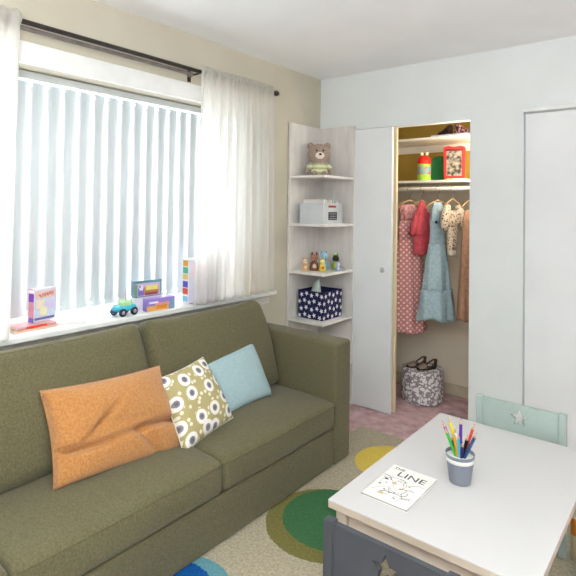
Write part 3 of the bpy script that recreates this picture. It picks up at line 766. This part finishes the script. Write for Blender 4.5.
# canister
ca = thing('snack_canister', 'lime green canister with bright red domed lid on the lower closet shelf', 'canister', (-1.655, 3.745, 1.6685))
LIME = mat('lime_plastic', 'b6d24a', .4, '8cc048', 40)
b = BM(); lathe(b, [(.002, 0), (.048, 0), (.052, .006), (.052, .125), (.048, .135), (.002, .135)], n=28); obj('canister_body', b, LIME, ca, True)
b = BM(); lathe(b, [(.0525, .050), (.0528, .051), (.0528, .108), (.0525, .109)], n=28); obj('wrap_label', b, mat('pink_wrap', 'd85a6c', .5, '72a8a0', 34, contrast=(.45, .55)), ca, True)
b = BM(); lathe(b, [(.050, .130), (.053, .133), (.052, .155), (.044, .178), (.026, .194), (.002, .199)], n=28); obj('lid', b, mat('red_plastic', 'dc2a20', .35), ca, True)
for s in (-1, 1):
    b = BM(); ball(b, (s*.019+.01, -.020, .207), .0145, (1, 1, 1), 14); obj('lid_bump', b, mat('cream_plastic', 'efe2b8', .4), ca, True)
# green tray leaning on the back
gt = thing('round_tray', 'round dark green tray standing upright between canister and red bag', 'tray', (-1.555, 3.80, 1.6685))
Mx = Matrix.Translation((0, 0, .097)) @ Matrix.Rotation(PI/2-.12, 4, 'X')
b = BM(); lathe(b, [(.002, -.006), (.080, -.006), (.092, .002), (.096, .012), (.090, .010), (.080, 0), (.002, 0)], n=40, M=Mx, sx=.98); obj('tray_dish', b, mat('dark_green_plastic', '1c6a34', .4), gt, True)
# red gift bag
rbg = thing('paper_bag', 'red bag with a dark picture panel on the lower closet shelf', 'bag', (-1.428, 3.775, 1.6835), math.radians(14))
b = BM(); prism(b, [(-.072, 0), (.072, 0), (.078, .235), (.04, .245), (0, .232), (-.04, .245), (-.078, .235)], -.030, .030, 'y'); bmesh.ops.bevel(b, geom=b.edges[:], offset=.004, segments=2, affect='EDGES')
obj('bag_body', b, mat('red_paper', 'c3302a', .5), rbg)
b = BM(); bx(b, -.054, .054, -.0312, -.030, .020, .205); obj('picture_panel', b, mat('dark_picture', '9a9080', .5, '30342e', 30, 4, contrast=(.42, .58)), rbg)
b = BM(); bx(b, -.064, .064, -.0308, -.030, .204, .222); obj('dark_band', b, mat('dark_band', '6a1c1c', .5), rbg)
b = BM(); bx(b, -.06, .09, -.045, .05, 0, .014, .002); tag(obj('flat_packet', b, mat('green_white_pack', 'e6ece0', .5, '86b858', 26, contrast=(.42, .5)), None, False, (-1.42, 3.765, 1.6685), ), 'flat green and white packet lying under the red bag', 'packet')

# shoes in clear trays on the upper shelf
def shoe_mesh(parent, cm, sole, L_=.17, wd=.06, h=.055):
    b = BM(); rings = []
    for i in range(15):
        s_ = i/14; x = (s_-.5)*L_; w_ = wd/2*(1.0-.25*math.exp(-((s_-.42)/.18)**2))*(1-abs(2*s_-1)**5*.75)
        top = h*(.42+.58*max(0, 1-(s_/.62)**2)) if s_ < .62 else h*(.42-.25*((s_-.62)/.38)**2)
        if s_ < .08: top *= .85+.15*s_/.08
        rings.append([b.verts.new((x, w_*math.cos(a)*1.0, .008+top*(.5+.5*math.sin(a)) if math.sin(a) > -.99 else .008)) for a in [2*PI*k/14 for k in range(14)]])
    for A, B_ in zip(rings, rings[1:]):
        for k in range(14): b.faces.new((A[k], A[(k+1) % 14], B_[(k+1) % 14], B_[k]))
    b.faces.new(rings[0]); b.faces.new(rings[-1]); obj('upper', b, cm, parent, True)
    out = []
    for i in range(24):
        a = 2*PI*i/24; x = math.cos(a)*L_/2; s_ = x/L_+.5; out.append((x, math.copysign(1, math.sin(a))*abs(math.sin(a))**.6*wd/2*(1-.18*math.exp(-((s_-.42)/.2)**2))))
    b = BM(); prism(b, out, 0, .011); bmesh.ops.bevel(b, geom=b.edges[:], offset=.002, segments=1, affect='EDGES'); obj('sole', b, sole, parent)
DS = mat('dark_print_shoe', '4a2c28', .6, '15121c', 60, 3, contrast=(.45, .55)); WS = mat('white_sole', 'e6e0ec', .5)
for k, (x, y, z, rz, m_, lb) in enumerate(((-1.490, 3.740, 2.0025, 2.9, DS, 'dark child\'s shoe on the left white lid of the upper closet shelf'), (-1.345, 3.730, 2.0025, .35, mat('pink_print_shoe', 'c89090', .6, '1c1418', 60, 3, contrast=(.45, .55)), 'dark and pink child\'s shoe on the upper closet shelf at right'))):
    t_ = thing('shoe', lb, 'shoe', (x, y, z), rz, 'shoes on the upper closet shelf')
    shoe_mesh(t_, m_, WS, .13, .058, .078)
b = BM(); bx(b, -.135, .145, -.09, .09, 0, .014, .002)
tag(obj('box_lid', b, mat('lilac_lid', 'dcd8ec', .5), None, False, (-1.425, 3.735, 1.9883)), 'flat white-lilac lid under the shoes on the upper closet shelf', 'lid')

# ------------------------------------------------------------------ hanging clothes
def hanger(parent, zh, w_, m, wire=False):
    """hook loops over the closet rod; the parent origin is on the rod axis"""
    b = BM(); pts = [(math.cos(a)*.0165*0, math.sin(a)*.0185, math.cos(a)*.0185) for a in [(-.5+.1*i)*PI for i in range(16)]]
    pts = [(0, .0185*math.sin(a), .0185*math.cos(a)) for a in [(-1.0+i*.1)*PI*.9 for i in range(0, 19)]]
    pts = pts[2:]+[(0, .012, -.035), (0, 0, -.05), (0, 0, -zh)]
    tube(b, pts, .0016, 6); obj('hook', b, mat('hook_wire', '6c665c', .35, metallic=.8), parent, True)
    b = BM(); r = .0035 if wire else .006
    tube(b, [(0, 0, -zh+.004), (0, 0, -zh)], r)
    tube(b, [(0, -w_/2, -zh-.055), (0, -w_/4, -zh-.022), (0, 0, -zh), (0, w_/4, -zh-.022), (0, w_/2, -zh-.055)], r, 8)
    obj('shoulder_bar', b, m, parent, True)
def garment(parent, name, prof, m, folds=7, amp=.10, n=64, seed=0, hemwave=.0, thick=.045):
    """prof: (z, half width, half depth); a soft elliptical tube of cloth with vertical folds"""
    b = BM(); rnd = random.Random(seed); ph = [rnd.uniform(0, 6.28) for _ in range(4)]; rows = []
    zt, zb = prof[0][0], prof[-1][0]; Z = []
    for (z0, w0, d0), (z1, w1, d1) in zip(prof, prof[1:]):
        k = max(2, int(abs(z1-z0)/.02))
        for i in range(k): s_ = i/k; Z.append((z0+(z1-z0)*s_, w0+(w1-w0)*s_, d0+(d1-d0)*s_))
    Z.append(prof[-1])
    for z, w_, d_ in Z:
        s_ = (zt-z)/(zt-zb); r_ = []
        for i in range(n):
            a = 2*PI*i/n; k = 1+amp*(.25+s_)*math.sin(folds*a+ph[0]+.8*s_)+.5*amp*s_*math.sin((folds*2+1)*a+ph[1])
            r_.append(b.verts.new((d_*math.sin(a)*k, w_*math.cos(a)*(1+.3*(k-1)), z+hemwave*s_*s_*math.sin(3*a+ph[2]))))
        rows.append(r_)
    for A, B_ in zip(rows, rows[1:]):
        for i in range(n): b.faces.new((A[i], A[(i+1) % n], B_[(i+1) % n], B_[i]))
    o = obj(name, b, m, parent, True)
    sd = o.modifiers.new('cloth', 'SOLIDIFY'); sd.thickness = .0015
    return o
RODZ = 1.605
def hang(name, x, label, rz): return thing(name, label, 'dress' if 'dress' in name else ('blouse' if 'blouse' in name else 'garment'), (x, 3.64, RODZ), rz, None)
# dots
dm, t, db = base_mat('pink_dotted_cotton', .9, .1)
sp_ = t.nodes.new('ShaderNodeSeparateXYZ'); t.links.new(coord(t), sp_.inputs[0]); cb_ = t.nodes.new('ShaderNodeCombineXYZ')
t.links.new(mth(t, 'ADD', sp_.outputs[1], sp_.outputs[2]), cb_.inputs[0]); t.links.new(mth(t, 'SUBTRACT', sp_.outputs[1], sp_.outputs[2]), cb_.inputs[1])
v = voro(t, cb_.outputs[0], 24, .0); v.voronoi_dimensions = '2D'; f = mth(t, 'LESS_THAN', v.outputs['Distance'], .27)
t.links.new(mixc(t, f, srgb('c98683'), srgb('ecd2cb')), db.inputs['Base Color']); fabric_bump(t, db, 300, .3)
WH = mat('wooden_hanger', 'c9a87c', .5, 'b89468', 40)
g1 = hang('polka_dot_dress', -1.722, 'dusty pink sleeveless dress with pale dots hanging at the left of the closet', math.radians(-38))
hanger(g1, .085, .22, WH)
garment(g1, 'bodice', [(-.235, .078, .028), (-.30, .094, .036), (-.38, .100, .040)], dm, 5, .06, seed=1)
garment(g1, 'skirt', [(-.375, .098, .040), (-.55, .115, .050), (-.80, .130, .058), (-1.08, .142, .064)], dm, 8, .16, seed=2, hemwave=.008)
garment(g1, 'ruffle_collar', [(-.115, .058, .026), (-.15, .088, .046), (-.20, .078, .040), (-.235, .070, .03)], mat('pink_ruffle', 'dcaaa6', .9, 'b97674', 60, 3, contrast=(.42, .58)), 11, .28, seed=3)
for s in (-1, 1):
    b = BM(); tube(b, [(0, s*.070, -.12), (0, s*.060, -.18), (.004, s*.050, -.24)], .007, 8); obj('strap', b, dm, g1, True)
RED = mat('coral_red_cotton', 'c6525a', .9, 'b4444e', 40, bump=.2, bscale=300)
g2 = hang('red_top', -1.622, 'coral red child\'s top hanging between the two dresses', math.radians(-30))
hanger(g2, .085, .20, WH, True)
garment(g2, 'top_body', [(-.088, .012, .010), (-.14, .040, .022), (-.24, .070, .032), (-.34, .094, .036), (-.345, .070, .032), (-.49, .066, .034)], RED, 5, .10, seed=5, hemwave=.004)
b = BM(); tube(b, [(.012, -.050, -.18), (.022, -.085, -.27), (.026, -.104, -.345)], [.016, .024, .027], 10); obj('sleeve', b, RED, g2, True)
b = BM(); tube(b, [(.012, .040, -.18), (.022, .065, -.27), (.026, .080, -.335)], [.016, .022, .025], 10); obj('sleeve', b, RED, g2, True)
BLU = mat('pale_blue_chambray', 'a9bdc4', .9, '98aeb6', 50, bump=.2, bscale=300)
g3 = hang('blue_dress', -1.500, 'pale blue tiered pinafore dress hanging in the middle of the closet', math.radians(-34))
hanger(g3, .085, .20, WH)
garment(g3, 'bodice', [(-.24, .066, .026), (-.30, .060, .028), (-.41, .066, .030)], BLU, 4, .06, seed=6)
garment(g3, 'skirt', [(-.405, .070, .032), (-.60, .098, .052), (-.745, .112, .060)], BLU, 7, .18, seed=7)
garment(g3, 'skirt_tier', [(-.735, .124, .066), (-.84, .136, .075), (-.955, .146, .082)], BLU, 7, .20, seed=8, hemwave=.012)
garment(g3, 'shoulder_ruffle', [(-.10, .030, .018), (-.15, .048, .030), (-.21, .055, .032), (-.245, .062, .028)], BLU, 6, .22, seed=9)
for s in (-1, 1):
    b = BM(); ball(b, (.030, s*.030, -.245), .012, (.5, 1, 1), 12); obj('button', b, mat('dark_button', '28323c', .4), g3, True)
g4 = hang('floral_blouse', -1.388, 'small cream blouse with dark flecked print on a wooden hanger', math.radians(-28))
fm, t, fb_ = base_mat('fleck_print', .9, .1)
v = voro(t, coord(t), 70, 1); f = mth(t, 'LESS_THAN', v.outputs['Distance'], .36)
t.links.new(mixc(t, f, srgb('d9c6ae'), srgb('5a463c')), fb_.inputs['Base Color'])
hanger(g4, .075, .16, WH)
garment(g4, 'blouse_body', [(-.16, .066, .030), (-.25, .062, .032), (-.26, .048, .026), (-.45, .036, .022)], fm, 5, .08, seed=11)
garment(g4, 'waistband', [(-.445, .038, .024), (-.485, .037, .024)], mat('cream_rib', 'dccdb8', .9), 14, .05, seed=12)
for s in (-1, 1):
    b = BM(); tube(b, [(.0, s*.040, -.125), (.010, s*.072, -.18), (.016, s*.086, -.25), (.016, s*.080, -.30)], [.020, .032, .030, .022], 12); obj('sleeve', b, fm, g4, True)
g5 = hang('brown_dress', -1.268, 'tan brown dress hanging at the right edge of the closet', math.radians(-10))
BRN = mat('tan_brown_cloth', 'b48a70', .9, 'a27a62', 40, bump=.2, bscale=300)
hanger(g5, .085, .22, WH, True)
garment(g5, 'dress_body', [(-.155, .040, .016), (-.21, .075, .026), (-.40, .085, .036), (-.92, .110, .058)], BRN, 6, .14, seed=13, hemwave=.01)

# ------------------------------------------------------------------ floral bin and sandals
bn = thing('storage_bin', 'round fabric bin with white leaf print on the closet floor', 'bin', (-1.655, 3.745, .0003))
lm, t, lb_ = base_mat('leaf_print', .9, .1)
n1 = t.nodes.new('ShaderNodeTexNoise'); n1.inputs['Scale'].default_value = 16; n1.inputs['Detail'].default_value = 1; n1.inputs['Distortion'].default_value = 1.5
t.links.new(coord(t), n1.inputs['Vector'])
v = voro(t, n1.outputs['Color'], 9, 1); f = mth(t, 'LESS_THAN', v.outputs['Distance'], .30)
v2 = voro(t, coord(t), 42, 1); f2 = mth(t, 'LESS_THAN', v2.outputs['Distance'], .50)
t.links.new(mixc(t, mth(t, 'MULTIPLY', f2, 1), srgb('a0969a'), srgb('efecec')), lb_.inputs['Base Color'])
n2 = t.nodes.new('ShaderNodeTexNoise'); n2.inputs['Scale'].default_value = 26; t.links.new(coord(t), n2.inputs['Vector'])
va = t.nodes.new('ShaderNodeVectorMath'); va.operation = 'ADD'; sc_ = t.nodes.new('ShaderNodeVectorMath'); sc_.operation = 'SCALE'; sc_.inputs['Scale'].default_value = .05
t.links.new(n2.outputs['Color'], sc_.inputs[0]); t.links.new(coord(t), va.inputs[0]); t.links.new(sc_.outputs[0], va.inputs[1]); t.links.new(va.outputs[0], v2.inputs['Vector'])
b = BM(); lathe(b, [(.002, 0), (.144, 0), (.154, .010), (.158, .04), (.158, .230), (.154, .242), (.150, .244), (.002, .246)], n=14)
bmesh.ops.bevel(b, geom=[e for e in b.edges if abs(e.verts[0].co.z-e.verts[1].co.z) > .1], offset=.02, segments=3, affect='EDGES')
obj('bin_body', b, lm, bn, True)
SOLE = mat('dark_sandal_sole', '2c2422', .6); UP = mat('taupe_sandal', 'a2917f', .8, '94836f', 60); BR = mat('brown_strap', '5c4438', .7)
for k, (x, y, lb) in enumerate(((-1.700, 3.730, 'taupe child\'s sandal with brown heel strap, left one on the leaf print bin'), (-1.610, 3.720, 'taupe child\'s sandal with brown heel strap, right one on the leaf print bin'))):
    s_ = thing('sandal', lb, 'sandal', (x, y, .2465), math.radians(-122), 'sandals on the bin')
    out = []
    for i in range(28):
        a = 2*PI*i/28; X = math.cos(a)*.085; out.append((X, math.copysign(1, math.sin(a))*abs(math.sin(a))**.7*.031*(1+.18*X/.085)))
    b = BM(); prism(b, out, 0, .012); bmesh.ops.bevel(b, geom=b.edges[:], offset=.002, segments=1, affect='EDGES'); obj('sole', b, SOLE, s_)
    b = BM(); N_ = 10; V = {}
    for i in range(N_+1):
        for j in range(N_+1):
            u, v_ = i/N_, j/N_; X = .076-.062*u; hw_ = .031*(1-.75*max(0, (X-.05)/.035)**2); a = PI*v_
            V[i, j] = b.verts.new((X, hw_*math.cos(a), .011+(.012+.020*u)*math.sin(a)))
    for i in range(N_):
        for j in range(N_): b.faces.new((V[i, j], V[i+1, j], V[i+1, j+1], V[i, j+1]))
    o = obj('toe_cap', b, UP, s_, True); o.modifiers.new('th', 'SOLIDIFY').thickness = .003
    b = BM(); tube(b, [(0, -.027, .012), (-.035, -.030, .034), (-.076, -.020, .060), (-.088, 0, .064), (-.076, .020, .060), (-.035, .030, .034), (0, .027, .012)], .0058, 8); obj('heel_strap', b, BR, s_, True)
    b = BM(); V = [[b.verts.new((-.080-.006*math.sin(PI*j/6), -.018+.036*j/6, z)) for j in range(7)] for z in (.012, .035, .058)]
    for A, B_ in zip(V, V[1:]):
        for j in range(6): b.faces.new((A[j], A[j+1], B_[j+1], B_[j]))
    o = obj('heel_counter', b, BR, s_, True); o.modifiers.new('th', 'SOLIDIFY').thickness = .003

# small peg toy seen between the table and the picture edge
pg = thing('peg_toy', 'small beige peg toy with orange top on the rug beyond the green chair\'s leg', 'toy', (-.404, 2.43, .0135))
b = BM(); lathe(b, [(.002, 0), (.013, 0), (.013, .095), (.010, .105)], n=18); obj('peg_body', b, mat('peg_beige', 'cdbf9f', .6), pg, True)
b = BM(); lathe(b, [(.011, .103), (.014, .108), (.014, .150), (.011, .165), (.002, .168)], n=18); obj('peg_top', b, mat('peg_orange', 'e08a2c', .5), pg, True)

# ------------------------------------------------------------------ light
def area(name, loc, rot, sx, sy, power, col):
    l = bpy.data.lights.new(name, 'AREA'); l.shape = 'RECTANGLE'; l.size = sx; l.size_y = sy; l.energy = power; l.color = col
    o = bpy.data.objects.new(name, l); C.objects.link(o); o.location = loc; o.rotation_euler = rot; return o
area('daylight_window', (XL-.42, 1.5, 1.5), (0, -PI/2, 0), 1.5, 2.5, 135, (.93, .97, 1.0))
l = bpy.data.lights.new('closet_bulb', 'POINT'); l.energy = 8; l.color = (1, .90, .76); l.shadow_soft_size = .05
o = bpy.data.objects.new('closet_bulb', l); C.objects.link(o); o.location = (-1.08, 3.50, 1.86)
l = bpy.data.lights.new('added_front_fill', 'POINT'); l.energy = 18; l.color = (.97, 1, 1); l.shadow_soft_size = .22  # unseen fill light, added behind the camera to light the room frontally
o = bpy.data.objects.new('added_front_fill', l); C.objects.link(o); o.location = (.3, -.5, 1.9)
area('added_bounce_fill', (.2, -.5, 1.55), (PI, 0, 0), .5, .5, 125, (.97, 1, 1))  # unseen upward fill, added to brighten the ceiling and bounce light down
w = bpy.data.worlds.new('World'); SC.world = w; w.use_nodes = True; t = w.node_tree; bg = t.nodes['Background']
g = t.nodes.new('ShaderNodeTexCoord'); sp = t.nodes.new('ShaderNodeSeparateXYZ'); t.links.new(g.outputs['Generated'], sp.inputs[0])
r = t.nodes.new('ShaderNodeValToRGB'); t.links.new(mth(t, 'MULTIPLY', mth(t, 'ADD', sp.outputs[2], 1), .5), r.inputs['Fac'])
r.color_ramp.elements[0].color = (.78, .83, .86, 1); r.color_ramp.elements[1].color = (.95, 1.0, 1.0, 1)
t.links.new(r.outputs['Color'], bg.inputs['Color']); bg.inputs['Strength'].default_value = .75

# ------------------------------------------------------------------ camera
cam_d = bpy.data.cameras.new('camera'); cam = bpy.data.objects.new('camera', cam_d); C.objects.link(cam)
ya, pi_, ro = -0.674318532, -0.0200761804, -0.0140963688
fw = Vector((math.sin(ya)*math.cos(pi_), math.cos(ya)*math.cos(pi_), -math.sin(pi_)))
rt = Vector((math.cos(ya), -math.sin(ya), 0)); dn = fw.cross(rt)
r2 = rt*math.cos(ro)+dn*math.sin(ro); d2 = -rt*math.sin(ro)+dn*math.cos(ro)
M = Matrix((r2, -d2, -fw)).transposed().to_4x4(); M.translation = Vector((0, 0, 1.45)); cam.matrix_world = M
cam_d.sensor_width = 36; cam_d.lens = 36*514.265/576; cam_d.shift_x = 0; cam_d.shift_y = (197.316-288)/576
cam_d.clip_start = .02
SC.camera = cam
vs = SC.view_settings; vs.view_transform = 'Standard'; vs.look = 'None'; vs.gamma = 1; vs.use_curve_mapping = False; vs.exposure = 0.27
